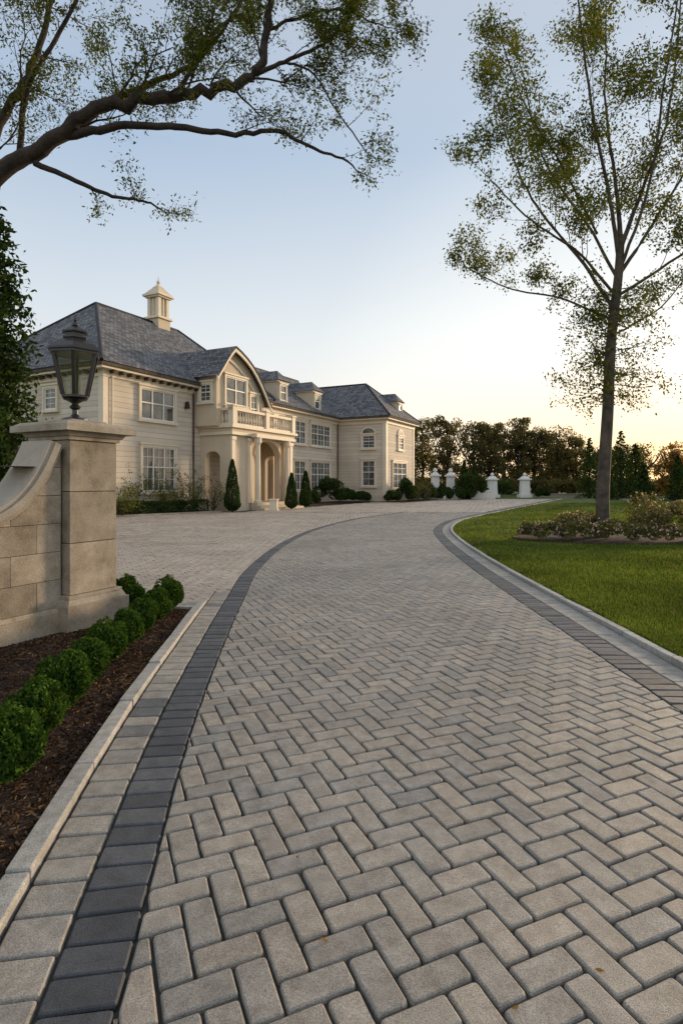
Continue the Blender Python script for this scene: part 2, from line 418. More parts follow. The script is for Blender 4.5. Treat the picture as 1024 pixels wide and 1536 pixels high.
bed=MB(); ys=np.linspace(-1.2,7.2,34)
xo=[0,.1,.3,.6,1,1.5,2.2,3.2,5]
for a,b in zip(ys[:-1],ys[1:]):
    for o0,o1 in zip(xo[:-1],xo[1:]):
        g=lambda o,y:(fL(y)-.455-o,y,.03+.03*min(1,o*3)+.02*math.sin(y*3+o*4))
        bed.face([g(o1,a),g(o0,a),g(o0,b),g(o1,b)],'mulch')
mo=bed.obj('mulch_bed',fix=False)
def chips(n,xs,ys_,zs,size,parent,name='wood_chips',mat='chips'):
    d=rng.normal(size=(n,3)); d[:,2]*=.35; d/=np.linalg.norm(d,axis=1)[:,None]
    e=np.cross(d,rng.normal(size=(n,3))); e/=np.linalg.norm(e,axis=1)[:,None]
    s=size*(.5+rng.random(n))[:,None]; C=np.c_[xs,ys_,zs]
    V=np.stack([C-d*s-e*s*.3,C+d*s-e*s*.35,C+d*s*1.1+e*s*.3,C-d*s*.9+e*s*.35],1)
    return np_mesh(name,V,4,[mat],parent)
n=52000; yy=7.15-8.1*rng.random(n)**1.0; oo=rng.random(n)**1.3*2.4
xx=np.interp(yy,CL[:,1],CL[:,0])-.47-oo
chips(n,xx,yy,.032+.03*np.minimum(1,oo*3)+.02*np.sin(yy*3+oo*4)+.008*rng.random(n),.011,mo)

# ---------------------------------------------------------------- foliage tools
def leaves_at(C,size,elong=.55,flat=0,jit=.4):
    n=len(C); d=rng.normal(size=(n,3)); d[:,2]-=flat; d/=np.linalg.norm(d,axis=1)[:,None]
    e=np.cross(d,rng.normal(size=(n,3))); e/=np.linalg.norm(e,axis=1)[:,None]
    s=(size*(1-jit+2*jit*rng.random(n)))[:,None]
    return np.stack([C-d*s*.5,C+e*s*elong*.5,C+d*s*.5,C-e*s*elong*.5],1)
def cloud(c,r,n,shell=.75):
    d=rng.normal(size=(n,3)); d/=np.linalg.norm(d,axis=1)[:,None]
    q=(shell+(1-shell)*rng.random(n))**1.0 if shell>0 else rng.random(n)**.33
    return np.array(c)+d*np.array(r)*q[:,None]
def bush_pts(c,R,n,lumps=14,h=1.0,lump=.42):
    C=[]; per=n//lumps
    for i in range(lumps):
        a=random.uniform(0,6.28); z=random.uniform(-.25,1); rr=math.sqrt(max(0,1-z*z))
        p=(c[0]+R*.62*rr*math.cos(a),c[1]+R*.62*rr*math.sin(a),c[2]+R*h*.62*z)
        k=lump*random.uniform(.8,1.15)
        C.append(cloud(p,(R*k,R*k,R*k*h),per,.7))
    return np.concatenate(C)
class Tubes:
    def __init__(s): s.v=[];s.f=[]
    def add(s,pts,rad,n=6):
        pts=[Vector(p) for p in pts]; b0=len(s.v); m=len(pts)
        for i,p in enumerate(pts):
            t=(pts[min(i+1,m-1)]-pts[max(i-1,0)]).normalized(); ref=Vector((.31,.9,.2)) if abs(t.z)>.8 else Vector((.05,.1,1))
            a=t.cross(ref).normalized();b=t.cross(a)
            for k in range(n):
                an=6.28318*k/n; s.v.append(tuple(p+(a*math.cos(an)+b*math.sin(an))*rad[i]))
        for i in range(m-1):
            for k in range(n):
                s.f.append((b0+i*n+k,b0+i*n+(k+1)%n,b0+(i+1)*n+(k+1)%n,b0+(i+1)*n+k))
        s.f.append(tuple(b0+(m-1)*n+k for k in range(n)))
    def obj(s,name,mat,parent):
        me=bpy.data.meshes.new(name); me.from_pydata(s.v,[],s.f); me.materials.append(M[mat])
        me.polygons.foreach_set('use_smooth',[True]*len(me.polygons)); me.update(); return obj_from(name,me,parent)
def rv(): return Vector((random.gauss(0,1),random.gauss(0,1),random.gauss(0,1)))
def grow(T,LV,p,d,Ln,r,lvl,maxl,cfg):
    n=5 if lvl<maxl else 4; pts=[p.copy()]; q=p.copy(); dd=d.normalized()
    for i in range(n):
        dd=(dd+rv()*cfg['wander']+Vector((0,0,cfg['trop'][min(lvl,len(cfg['trop'])-1)]))).normalized(); q=q+dd*(Ln/n); pts.append(q.copy())
    rad=[r*(1-.75*i/n) for i in range(n+1)]
    T.add(pts,rad,6 if r>.03 else (4 if r>.012 else 3))
    if lvl>=maxl-1:
        for k in range(cfg['lv'] if lvl==maxl else cfg['lv']//2):
            t=random.uniform(.1,1)*n; i=min(int(t),n-1); c=pts[i].lerp(pts[i+1],t-i)+rv()*cfg['spread']
            LV.append(tuple(c))
    if lvl<maxl:
        for k in range(cfg['kids'][min(lvl,len(cfg['kids'])-1)]):
            t=random.uniform(.2,1)*n; i=min(int(t),n-1); c=pts[i].lerp(pts[i+1],t-i)
            ax=dd.cross(rv()).normalized(); a=math.radians(random.uniform(25,60))
            nd=(pts[i+1]-pts[i]).normalized()*math.cos(a)+ax*math.sin(a)
            grow(T,LV,c,nd,Ln*random.uniform(.45,.7),max(.0033,r*.5*(1-.5*t/n)),lvl+1,maxl,cfg)
def limb(T,LV,pts,r0,r1,every,clen,cfg,maxl=2,start=.1,sides=9,bias=None):
    C=catmull(pts,6); m=len(C)
    C[1:-1]+=rng.normal(size=(m-2,3))*.02*max(r0*8,.4)
    rad=[r0+(r1-r0)*(i/(m-1))**.8 for i in range(m)]
    T.add(C,rad,sides)
    s=0
    for i in range(1,m):
        s+=np.linalg.norm(C[i]-C[i-1])
        if s>every and i/m>start:
            s=0; t=Vector(C[i]-C[i-1]).normalized(); ax=t.cross(rv()).normalized(); a=math.radians(random.uniform(30,70))
            nd=t*math.cos(a)+ax*math.sin(a)
            if bias: nd+=Vector(bias)
            grow(T,LV,Vector(C[i]),nd,clen*random.uniform(.6,1.25),min(.026,max(.007,rad[i]*.35)),0,maxl,cfg)
    grow(T,LV,Vector(C[-1]),Vector(C[-1]-C[-2]),clen*.8,r1,0,maxl,cfg)

# ---- overhanging tree on the left
e=empty('overhanging_tree'); T=Tubes();LV=[]
cfg=dict(wander=.2,trop=[.05,.0,-.10],lv=24,spread=.06,kids=[6,4,3])
T.add(catmull([(-6.3,9.4,-.05),(-6.25,9.3,1.5),(-6.1,9.2,3.5),(-5.95,9.1,5.2),(-5.6,9,6.45)],5),list(np.linspace(.34,.2,21)),12)
limb(T,LV,[(-5.65,9,6.4),(-4.98,9,6.80),(-4.35,8.9,7.12),(-3.82,8.8,7.42),(-2.76,8.8,7.58),(-1.92,8.9,7.80),(-1.36,9,8.12),(-1.18,9.1,8.85),(-1.1,9.2,9.9)],.14,.05,.34,1.15,cfg,bias=(0,0,.45),start=.25)
limb(T,LV,[(-4.3,8.95,7.1),(-3.4,8.7,7.08),(-2.45,8.5,6.95),(-1.7,8.5,6.85),(-.97,8.6,6.95),(-.44,8.6,6.7),(.10,8.7,6.55)],.07,.016,.5,.6,cfg,bias=(.3,0,-.1),start=.5,maxl=1)
limb(T,LV,[(-4.85,9,6.7),(-4.24,9.1,6.47),(-3.7,9.2,6.27),(-3.2,9.2,6.19),(-2.9,9.2,6.05)],.05,.012,.3,.55,cfg,start=.3,maxl=1)
limb(T,LV,[(-3.9,8.8,7.4),(-3.3,9.2,8.0),(-2.55,9.5,8.6),(-2.1,9.8,9.5)],.06,.03,.36,1.0,cfg)
limb(T,LV,[(-1.36,9,8.1),(-.9,9,8.3),(-.3,9.1,8.65),(.1,9.2,9.2)],.04,.018,.25,.75,cfg,bias=(.1,0,.1))
limb(T,LV,[(-1.15,9.1,8.9),(-.6,9.1,9.1),(0,9.1,9.2),(.5,9.1,9.0)],.03,.012,.25,.75,cfg,bias=(.1,0,-.1))
limb(T,LV,[(-.9,9,8.3),(-.45,8.9,8.05),(-.1,8.9,7.5),(.3,9.0,7.0)],.02,.01,.25,.65,cfg,maxl=1)
limb(T,LV,[(-2.6,8.8,7.6),(-2.35,9.2,8.4),(-1.9,9.4,9.2),(-1.6,9.6,10)],.04,.02,.36,.9,cfg)
limb(T,LV,[(-5.7,9,6.5),(-5.45,9.2,7.6),(-5.1,9.4,8.5),(-4.8,9.5,9.8)],.09,.04,.38,1.0,cfg)
limb(T,LV,[(-5.2,9.2,6.95),(-4.95,9,7.9),(-4.4,8.9,8.7),(-3.9,8.9,9.7)],.05,.025,.38,1.0,cfg)
T.obj('limbs','bark_dark',e)
np_mesh('leaves',leaves_at(np.array(LV),.055,.42,.4),4,['leaf_tree'],e)
# ---- lawn tree on the right
e=empty('lawn_tree'); T=Tubes();LV=[]
bx,by=7.35,16.0
cfg=dict(wander=.13,trop=[.12,.04,-.04],lv=25,spread=.12,kids=[5,4,3])
T.add(catmull([(bx-.02,by,-.02),(bx-.02,by,.25),(bx+.0,by,1.6),(bx+.12,by,3.5),(bx+.22,by,5.6),(bx+.42,by,7.4),(bx+.5,by,8.6)],5),[.27,.245,.215,.20,.195]+list(np.linspace(.19,.10,26)),12)
def RL(pts,r,ev=.55,cl=1.5,**k): limb(T,LV,[(bx+a,by+b,c) for a,b,c in pts],r,.016,ev,cl,cfg,start=.22,**k)
RL([(.3,0,6.5),(-.4,.3,7.9),(-1.5,.6,9.5),(-2.2,.8,11),(-2.6,1,12.6)],.06)
RL([(.35,0,6.9),(-.9,-.5,7.9),(-2.3,-.9,8.6),(-3.4,-1,9.6)],.045,cl=1.2)
RL([(.3,0,6.2),(-.9,.8,7.1),(-2.2,1.2,7.5),(-3.4,1.5,8.2)],.038,cl=1.05)
RL([(.45,0,7.9),(.1,-.2,9.5),(-.5,-.5,11.6),(-.9,-.6,14.2),(-1.1,-.6,16)],.065)
RL([(.5,0,8.4),(.55,.4,10.2),(.4,.7,12.6),(.5,.9,16.0)],.075)
RL([(.48,0,8.2),(1.1,0,9.9),(1.7,-.3,12),(2.0,-.4,15.6)],.07)
RL([(.45,0,7.5),(1.6,.4,9.1),(2.9,.7,11.2),(3.7,.9,14)],.06)
RL([(.4,0,6.9),(1.5,-.6,7.6),(3,-1.1,8.7),(4.5,-1.5,10.6)],.048)
RL([(.3,0,5.8),(1.2,.6,6.3),(2.3,1,7.0),(3.4,1.2,8.4)],.035,cl=1.1)
RL([(.4,.0,7.4),(-.2,.6,9.2),(-1.2,1.4,11.6),(-1.7,1.8,14.5)],.05)
RL([(.45,.0,7.6),(.9,-.7,9.6),(.9,-1.5,12),(1.1,-1.9,14.5)],.05)
RL([(.1,.6,8.9),(-1.1,.2,10.7),(-2.2,-.2,12.0),(-2.8,-.3,13.4)],.035,cl=1.2)
cfg2=dict(wander=.2,trop=[-.05,-.12,-.15],lv=28,spread=.10,kids=[4,3])
for k in range(50):
    z=random.uniform(3.9,7.2); a=random.uniform(0,6.28)
    grow(T,LV,Vector((bx+.15+.03*z,by,z)),Vector((math.cos(a),math.sin(a),.1)),random.uniform(.6,1.5),.016,0,1,cfg2)
T.obj('limbs','bark_grey',e)
np_mesh('leaves',leaves_at(np.array(LV),.088,.5,.3),4,['leaf_tree'],e)

def conifer(name,x,y,h,r,n,size,mat='leaf_dark',z0=.2,dens=1.0,trunk=True,parent=None,power=.8):
    e=parent or empty(name)
    pts=[];nb=int(70*dens)
    for i in range(nb):
        t=(i/nb); z=z0+(h-z0)*t; R=r*(1-t)**power+.04*r; a=i*2.4+random.random()
        L_=R*random.uniform(.75,1.1); m=max(4,int(n/nb*(1-t*.6)))
        q=rng.random(m)**.6
        P=np.c_[x+np.cos(a)*L_*q,y+np.sin(a)*L_*q,z+ .10*L_*q-.2*q*q*L_]
        P+=rng.normal(size=(m,3))*np.array([.17,.17,.13])*max(R,.25)*.9
        pts.append(P)
    np_mesh('foliage',leaves_at(np.concatenate(pts),size,.45),4,[mat],e)
    if trunk:
        T=Tubes(); T.add([(x,y,-.05),(x,y,h*.5),(x,y,h*.93)],[max(.05,r*.09),r*.05,.01],7); T.obj('trunk','bark_dark',e)
    return e
conifer('evergreen_tree',-7.6,12.0,7.7,1.2,42000,.13,z0=.3,dens=2,power=.35)
conifer('evergreen_tree',-10.2,14.5,7.2,1.6,20000,.16,z0=.3,dens=2,power=.5)

# ---- boxwood row
box_me=[]
for k in range(4):
    P=bush_pts((0,0,.19),.21,9000,26,1.12,.36)
    P=P[P[:,2]>0.0]
    V=leaves_at(P,.026,.6); core=cloud((0,0,.17),(.14,.14,.14),1500,.85)
    V=np.concatenate([V,leaves_at(core,.05,.8)])
    box_me.append(np_mesh('boxwood_mesh',V,4,['leaf_box'],make=False))
for i,(x,y,s) in enumerate([(-1.76,3.0,.94),(-1.87,3.46,.90),(-1.93,3.96,.95),(-1.99,4.47,.84),(-2.05,4.98,.90),(-2.08,5.5,.82),(-2.10,6.03,.86),(-2.12,6.55,.86),(-2.14,7.0,1.0),(-2.62,7.0,1.05)]):
    o=obj_from('boxwood_shrub',box_me[i%4]); o.location=(x,y,.05); o.scale=(s,s,s*random.uniform(.98,1.15)); o.rotation_euler=(0,0,i*2.1)

# ---------------------------------------------------------------- gate pillar, wall, lantern
ANG=math.atan2(.893,.45)
gp=empty('stone_gate_pillar',(-2.90,6.07,0),ANG)
mb=MB(); S=.68
mb.box(-.07,S+.07,-.07,S+.07,0,.32,'stone')
mb.box(-.05,S+.05,-.05,S+.05,.32,.38,'stone',(.03,.03))
mb.box(-.015,S+.015,-.015,S+.015,.38,.42,'stone')
zz=.42
for h in (.56,.56,.56):
    mb.box(.03,S-.03,.03,S-.03,zz+.004,zz+h-.004,'stone'); mb.box(.036,S-.036,.036,S-.036,zz-.004,zz+.004,'sand'); zz+=h
mb.box(.0,S,.0,S,zz,zz+.04,'stone')
mb.box(-.02,S+.02,-.02,S+.02,zz+.04,zz+.09,'stone',(-.03,-.03))
mb.box(-.13,S+.13,-.13,S+.13,zz+.09,zz+.165,'stone')
mb.box(-.11,S+.11,-.11,S+.11,zz+.165,zz+.20,'stone',(.05,.05))
mb.box(.08,S-.08,.08,S-.08,zz+.20,zz+.24,'stone',(.03,.03))
ptop=zz+.24
mb.obj('pillar_masonry',gp,bevel=.007)
gw=empty('curved_garden_wall',(-2.90,6.07,0),ANG)
ks=3.2*(np.linspace(0,1,44)**1.6)
tz=lambda k:1.05+.97*math.exp(-k*2.6)
mb=MB(); y0,y1=.13,.50
mb.box(-3.2,-.07,y0-.07,y1+.07,0,.26,'stone'); mb.box(-3.2,-.0701,y0-.04,y1+.04,.26,.30,'stone',(0,.02))
ch=.30; row=0; z=.30
while z<2.0:
    z1=z+ch; off=0 if row%2 else .28
    edges=[0]; c=off if off else .56
    while c<3.2: edges.append(c); c+=.56
    edges.append(3.2)
    for a,b in zip(edges[:-1],edges[1:]):
        kk_=[a+.003]+[k for k in np.linspace(a,b,9)[1:-1]]+[b-.003]
        tops=[min(z1-.003,tz(k)) for k in kk_]
        if max(tops)<=z+.02: continue
        pts=[(-k,max(t,z+.004)) for k,t in zip(kk_,tops)]
        poly=[(-kk_[-1],z+.003),(-kk_[0],z+.003)]+pts
        mb.prism(poly,'y',y0+random.uniform(0,.004),y1,'stone')
    z=z1; row+=1
mb.prism([(-k,tz(k)-.004) for k in ks]+[(-3.2,.1),(0,.1)],'y',y0+.012,y1-.012,'sand')
mb.obj('wall_blocks',gw)
mb=MB()
def sweep(off0,off1,ya,yb):
    P=[Vector((-k,tz(k))) for k in ks]; Nn=[]
    for i in range(len(P)):
        t=(P[min(i+1,len(P)-1)]-P[max(i-1,0)]).normalized(); n_=Vector((t.y,-t.x)); 
        if n_.y<0: n_=-n_
        Nn.append(n_)
    A=[P[i]+Nn[i]*off0 for i in range(len(P))];Bq=[P[i]+Nn[i]*off1 for i in range(len(P))]
    for q in A+Bq: q.x=min(q.x,.0)
    n=len(P)
    V=[]
    for i in range(n):
        V+=[(A[i].x,ya,A[i].y),(Bq[i].x,ya,Bq[i].y),(Bq[i].x,yb,Bq[i].y),(A[i].x,yb,A[i].y)]
    F=[(0,1,2,3),tuple(4*(n-1)+j for j in (3,2,1,0))]
    for i in range(n-1):
        for j in range(4):
            F.append((4*i+j,4*i+(j+1)%4,4*i+4+(j+1)%4,4*i+4+j))
    mb.raw(V,F,'pier_stone')
sweep(.0,.05,y0-.025,y1+.025); sweep(.0505,.12,y0-.07,y1+.07); sweep(.1205,.17,y0-.05,y1+.05)
o=mb.obj('coping',gw)
# lantern
ln=empty('lantern',(0,0,0)); c=Vector((-2.90,6.07,0))+Vector((.45,.893,0))*.34+Vector((-.893,.45,0))*.34
ln.location=(c.x,c.y,ptop); ln.rotation_euler=(0,0,math.radians(20))
mb=MB()
mb.lathe(0,0,[(.15,0),(.15,.02),(.12,.035),(.06,.05),(.035,.08),(.03,.13),(.055,.15),(.06,.17),(.035,.19),(.04,.21),(.09,.235),(.13,.25)],16,'black_metal')
def ring6(r,z): return [(r*math.cos(math.radians(60*k+30)),r*math.sin(math.radians(60*k+30)),z) for k in range(6)]
def frus(r0,z0,r1,z1,m):
    mb.raw(ring6(r0,z0)+ring6(r1,z1),[(k,(k+1)%6,6+(k+1)%6,6+k) for k in range(6)]+[tuple(range(5,-1,-1)),tuple(range(6,12))],m)
frus(.10,.24,.155,.27,'black_metal'); frus(.155,.27,.155,.295,'black_metal')
b0,bt,zb,zt_=.145,.25,.295,.76
a=ring6(b0,zb);b=ring6(bt,zt_)
for k in range(6):
    p,q=Vector(a[k]),Vector(b[k]); t=.018
    mb.raw([p+Vector((dx,dy,0)) for dx,dy in((-t,-t),(t,-t),(t,t),(-t,t))]+[q+Vector((dx,dy,0)) for dx,dy in((-t,-t),(t,-t),(t,t),(-t,t))],[(0,1,5,4),(1,2,6,5),(2,3,7,6),(3,0,4,7)],'black_metal')
    k2=(k+1)%6
    mb.face([Vector(a[k])*1,Vector(a[k2])*1,Vector(b[k2])*1,Vector(b[k])*1],'lglass')
frus(.285,.76,.285,.79,'black_metal'); frus(.31,.79,.30,.815,'black_metal')
rr=[(.30,.815),(.24,.87),(.17,.915),(.125,.945)]
for (r0,z0),(r1,z1) in zip(rr[:-1],rr[1:]): frus(r0,z0,r1,z1,'black_metal')
frus(.14,.945,.14,.965,'black_metal'); frus(.115,.965,.115,1.01,'black_metal'); frus(.15,1.01,.14,1.03,'black_metal'); frus(.13,1.03,.05,1.08,'black_metal')
mb.lathe(0,0,[(.02,1.08),(.035,1.10),(.035,1.12),(.012,1.14),(.02,1.16),(.004,1.20)],10,'black_metal')
for dx,dy in((.05,0),(-.03,.045),(-.03,-.045)):
    mb.lathe(dx,dy,[(.016,.30),(.016,.46),(.012,.47),(.010,.50),(.002,.53)],8,'pier_white')
mb.obj('lantern_body',ln)

# ---------------------------------------------------------------- mansion
H=empty('stone_mansion',(HX,HY,0),ANG)
W_=MB(); RF=MB(); TR=MB(); WN=MB(); PT=MB()
EZ=7.45
W_.box(0,13.5,0,12,0,EZ-.3,'siding')
W_.box(13.5,26.1,.6,11,0,EZ-.3,'siding')
W_.box(26.1,33.2,-4,10,0,EZ-.3,'siding')
for (a,b,c_,d_) in ((0,13.5,0,12),(13.5,26.1,.6,11),(26.1,33.2,-4,10)):
    TR.box(a-.06,b+.06,c_-.06,d_+.06,0,.55,'stucco')
def corner(x,y,z1=EZ-.3,w=.28):
    TR.box(x-.05,x+w,y-.05,y+w,.55,z1,'cream_trim')
corner(0,0);corner(26.1,-4); TR.box(33.2-.25,33.25,-4.05,-3.75,.55,EZ-.3,'cream_trim')
def cornice(x0,x1,y0,y1):
    TR.box(x0-.08,x1+.08,y0-.08,y1+.08,EZ-.62,EZ-.30,'cream_trim')
    TR.box(x0-.45,x1+.45,y0-.45,y1+.45,EZ-.297,EZ-.18,'cream_trim')
    TR.box(x0-.55,x1+.55,y0-.55,y1+.55,EZ-.178,EZ-.02,'bark_grey')
cornice(0,13.5,0,12)
TR.box(13.6,26.0,.52,1,EZ-.62,EZ-.30,'cream_trim'); TR.box(13.6,25.6,.15,1,EZ-.297,EZ-.18,'cream_trim'); TR.box(13.6,25.5,.05,1,EZ-.178,EZ-.02,'bark_grey')
cornice(26.1,33.2,-4,10)
for i in range(12):
    TR.box(.3+i*.55,.42+i*.55,-.40,-.085,EZ-.45,EZ-.3,'bark_grey')
for i in range(18):
    TR.box(-.40,-.085,.3+i*.55,.42+i*.55,EZ-.45,EZ-.3,'bark_grey')
def hip(x0,x1,y0,y1,rx0,rx1,ry0,ry1,z0,z1):
    A=[(x0,y0,z0),(x1,y0,z0),(x1,y1,z0),(x0,y1,z0)]
    if abs(ry0-ry1)<1e-6:
        r0=(rx0,ry0,z1);r1=(rx1,ry0,z1)
        RF.slope([A[0],A[1],r1,r0]);RF.slope([A[2],A[3],r0,r1]);RF.slope([A[1],A[2],r1]);RF.slope([A[3],A[0],r0])
        lines=[(A[0],r0),(A[1],r1),(A[2],r1),(A[3],r0),(r0,r1)]
    else:
        r0=(rx0,ry0,z1);r1=(rx0,ry1,z1)
        RF.slope([A[0],A[1],r0]);RF.slope([A[1],A[2],r1,r0]);RF.slope([A[2],A[3],r1]);RF.slope([A[3],A[0],r0,r1])
        lines=[(A[0],r0),(A[1],r0),(A[2],r1),(A[3],r1),(r0,r1)]
    return lines
RT=Tubes()
def caps(lines):
    for a,b in lines: RT.add([a,b],[.09,.09],6)
caps(hip(-.6,14.1,-.6,12.6,4.6,11.6,6,6,EZ,12.5))
caps(hip(25.5,33.8,-4.6,10.6,29.65,29.65,-.5,8,EZ,11.0))
RF.slope([(12,0.0,EZ-.02),(27.5,0.0,EZ-.02),(27.5,5.6,11.4),(12,5.6,11.4)]); RF.slope([(27.5,11.4,EZ),(12,11.4,EZ),(12,5.6,11.4),(27.5,5.6,11.4)])
RF.slope([(27.5,0,EZ-.02),(30.2,5.6,EZ),(27.5,5.6,11.4)]); caps([((12,5.6,11.4),(27.5,5.6,11.4))])
prof=[(6.45,8.15),(6.9,8.75),(7.3,9.25),(7.75,9.7),(8.3,9.5),(8.9,9.22),(9.5,8.85),(10.0,8.42),(10.5,7.9),(10.95,7.35),(11.3,6.85)]
poly=[(6.5,4.95),(11.25,4.95)]+[(x,z-.12) for x,z in prof[::-1]]
poly[2]=(11.25,6.78);poly[-1]=(6.5,8.05)
W_.prism(poly,'y',-1.6,3,'stucco')
for i in range(len(prof)-1):
    (xa,za),(xb,zb)=prof[i],prof[i+1]
    if i==0: xa-=.35;za-=.42
    if i==len(prof)-2: xb+=.25;zb-=.3
    RF.slope([(xa,-2.05,za+.02),(xb,-2.05,zb+.02),(xb,5,zb+.02),(xa,5,za+.02)])
    TR.prism([(xa,za-.30),(xb,zb-.30),(xb,zb-.0),(xa,za-.0)],'y',-2.03,-1.93,'cream_trim')
    TR.prism([(xa,za-.06),(xb,zb-.06),(xb,zb+.015),(xa,za+.015)],'y',-2.08,-2.031,'bark_grey')
    if i>2: TR.prism([(xa-.25,za-.80),(xb-.25,zb-.80),(xb-.25,zb-.62),(xa-.25,za-.62)],'y',-1.68,-1.602,'cream_trim')
def window(plane,a0,a1,z0,z1,pos,cols=2,rows=3,arch=False,fr=.13,muntin=True):
    def bx(p0,p1,q0,q1,d0,d1,m):
        if plane=='y': WN.box(p0,p1,pos-d1,pos-d0,q0,q1,m)
        else: WN.box(pos-d1,pos-d0,p0,p1,q0,q1,m)
    bx(a0,a1,z0,z1,.005,.02,'glass')
    bx(a0-fr,a0,z0-.02,z1+fr,0.001,.13,'cream_trim'); bx(a1,a1+fr,z0-.02,z1+fr,.001,.13,'cream_trim')
    bx(a0,a1,z1,z1+fr,.001,.129,'cream_trim'); bx(a0-fr-.08,a1+fr+.08,z1+fr,z1+fr+.09,.001,.19,'cream_trim')
    bx(a0-fr-.07,a1+fr+.07,z0-.15,z0-.02,.001,.19,'cream_trim')
    W=a1-a0
    for i in range(cols+1):
        x=a0+W*i/cols; x=min(max(x,a0+.035),a1-.035); bx(x-.035,x+.035,z0,z1,.02,.075,'white_frame')
    bx(a0,a1,z0,z0+.07,.021,.074,'white_frame'); bx(a0,a1,z1-.06,z1,.021,.074,'white_frame')
    zr=z0+(z1-z0)*.55
    bx(a0,a1,zr-.03,zr+.03,.021,.07,'white_frame')
    if muntin:
        for i in range(cols):
            x=a0+W*(i+.5)/cols; bx(x-.012,x+.012,z0,z1,.0205,.045,'white_frame')
        for r in (z0+(z1-z0)*.28,z0+(z1-z0)*.78): bx(a0,a1,r-.012,r+.012,.0207,.044,'white_frame')
    if arch:
        cx=(a0+a1)/2; R0=W/2
        for rad,dep,m in ((R0+fr,.10,'cream_trim'),(R0-.03,.112,'glass')):
            P=[(cx+rad*math.cos(t),z1+fr+.091+rad*.75*math.sin(t)) for t in np.linspace(0,math.pi,13)]
            WN.prism(P,plane,pos-dep,pos-.002-(0 if m=='cream_trim' else .09),m)
window('y',2.3,4.75,5.0,6.6,0,3,muntin=False); 
window('y',2.4,4.8,1.2,3.55,0,3)
window('x',3.3,4.2,5.4,6.5,0,1); window('x',6,7.6,1.3,3.4,0,2)
window('y',18.5,20.2,4.75,6.55,.6,2); window('y',21.1,24.4,4.75,6.55,.6,3)
window('y',18.5,20.2,1.1,3.4,.6,2); window('y',21.1,24.4,1.1,3.4,.6,3)
window('y',14.6,16.8,4.75,6.55,.6,2); window('y',14.6,16.8,1.1,3.4,.6,2)
window('x',-3.0,-1.8,4.7,5.8,26.1,1,arch=True); window('x',-3.0,-1.8,1.4,3.6,26.1,1)
window('y',28.9,30.1,4.7,5.8,-4,1,arch=True); window('y',27.6,30.9,1.2,3.5,-4,3)
window('y',7.25,9.2,6.3,7.9,-1.6,2,muntin=False); window('y',9.7,10.4,5.3,7.1,-1.6,1)
window('x',-1.25,-.45,6.35,7.35,6.5,1)
window('y',7.3,9.2,5.05,6.1,-1.6,2,muntin=False)
def dormer(x,yf,z0,h=1.35,w=1.25):
    W_.box(x-w/2,x+w/2,yf,yf+2.6,z0-.6,z0+h,'stucco')
    TR.box(x-w/2-.12,x+w/2+.12,yf-.12,yf+2.0,z0+h,z0+h+.10,'cream_trim')
    window('y',x-w/2+.28,x+w/2-.28,z0+.12,z0+h-.22,yf,1,2,fr=.09,muntin=False)
    a=w/2+.25; z=z0+h+.1; y0_=yf-.25;t=z+.85
    RF.slope([(x-a,y0_,z),(x+a,y0_,z),(x,y0_+.7,t)]); RF.slope([(x+a,y0_,z),(x+a,y0_+3,z),(x,y0_+3,t),(x,y0_+.7,t)]); RF.slope([(x-a,y0_+3,z),(x-a,y0_,z),(x,y0_+.7,t),(x,y0_+3,t)])
dormer(17.1,.75,7.75,1.5,1.4);dormer(22.4,.75,7.75,1.5,1.4);dormer(31.2,-3.3,7.9,1.3,1.3)
mb=MB(); cx,cy=9.7,6.0
mb.box(cx-.55,cx+.55,cy-.55,cy+.55,11.3,12.75,'stucco')
mb.box(cx-.68,cx+.68,cy-.68,cy+.68,12.75,12.9,'cream_trim')
for dx in(-.5,.26):
    for dy in(-.5,.26): mb.box(cx+dx,cx+dx+.24,cy+dy,cy+dy+.24,12.9,14.2,'cream_trim')
mb.box(cx-.42,cx+.42,cy-.42,cy+.42,12.9,14.2,'stucco')
mb.box(cx-.04,cx+.04,cy-.47,cy-.422,12.95,14.15,'cream_trim');mb.box(cx-.47,cx-.422,cy-.04,cy+.04,12.95,14.15,'cream_trim')
mb.box(cx-.62,cx+.62,cy-.62,cy+.62,14.2,14.3,'cream_trim');mb.box(cx-.74,cx+.74,cy-.74,cy+.74,14.3,14.45,'cream_trim')
mb.box(cx-.68,cx+.68,cy-.68,cy+.68,14.45,14.95,'stucco',(.42,.42)); mb.box(cx-.28,cx+.28,cy-.28,cy+.28,14.95,15.2,'cream_trim',(.2,.2))
mb.lathe(cx,cy,[(.07,15.2),(.13,15.32),(.10,15.42),(.04,15.5),(.01,15.75)],10,'cream_trim')
mb.obj('chimney',H,bevel=.01)
def archwall(x0,x1,o0,o1,spring,z0,z1,ya,yb,plane='y',m='stucco'):
    cx=(o0+o1)/2;R0=(o1-o0)/2;rise=min(R0*.75,z1-spring-.15)
    arc=[(cx-R0*math.cos(t),spring+rise*math.sin(t)) for t in np.linspace(0,math.pi,15)]
    PT.prism([(x0,z0),(o0,z0),(o0,spring),(x0,spring)],plane,ya,yb,m); PT.prism([(o1,z0),(x1,z0),(x1,spring),(o1,spring)],plane,ya,yb,m)
    for (xa,za),(xb,zb) in zip(arc[:-1],arc[1:]): PT.prism([(xa,za),(xb,zb),(xb,z1),(xa,z1)],plane,ya,yb,m)
    PT.prism([(x0,spring),(o0,spring),(o0,z1),(x0,z1)],plane,ya,yb,m);PT.prism([(o1,spring),(x1,spring),(x1,z1),(o1,z1)],plane,ya,yb,m)
    return arc
arc=archwall(7.0,13.6,9.3,12.2,3.3,.45,4.45,-2.2,-1.75)
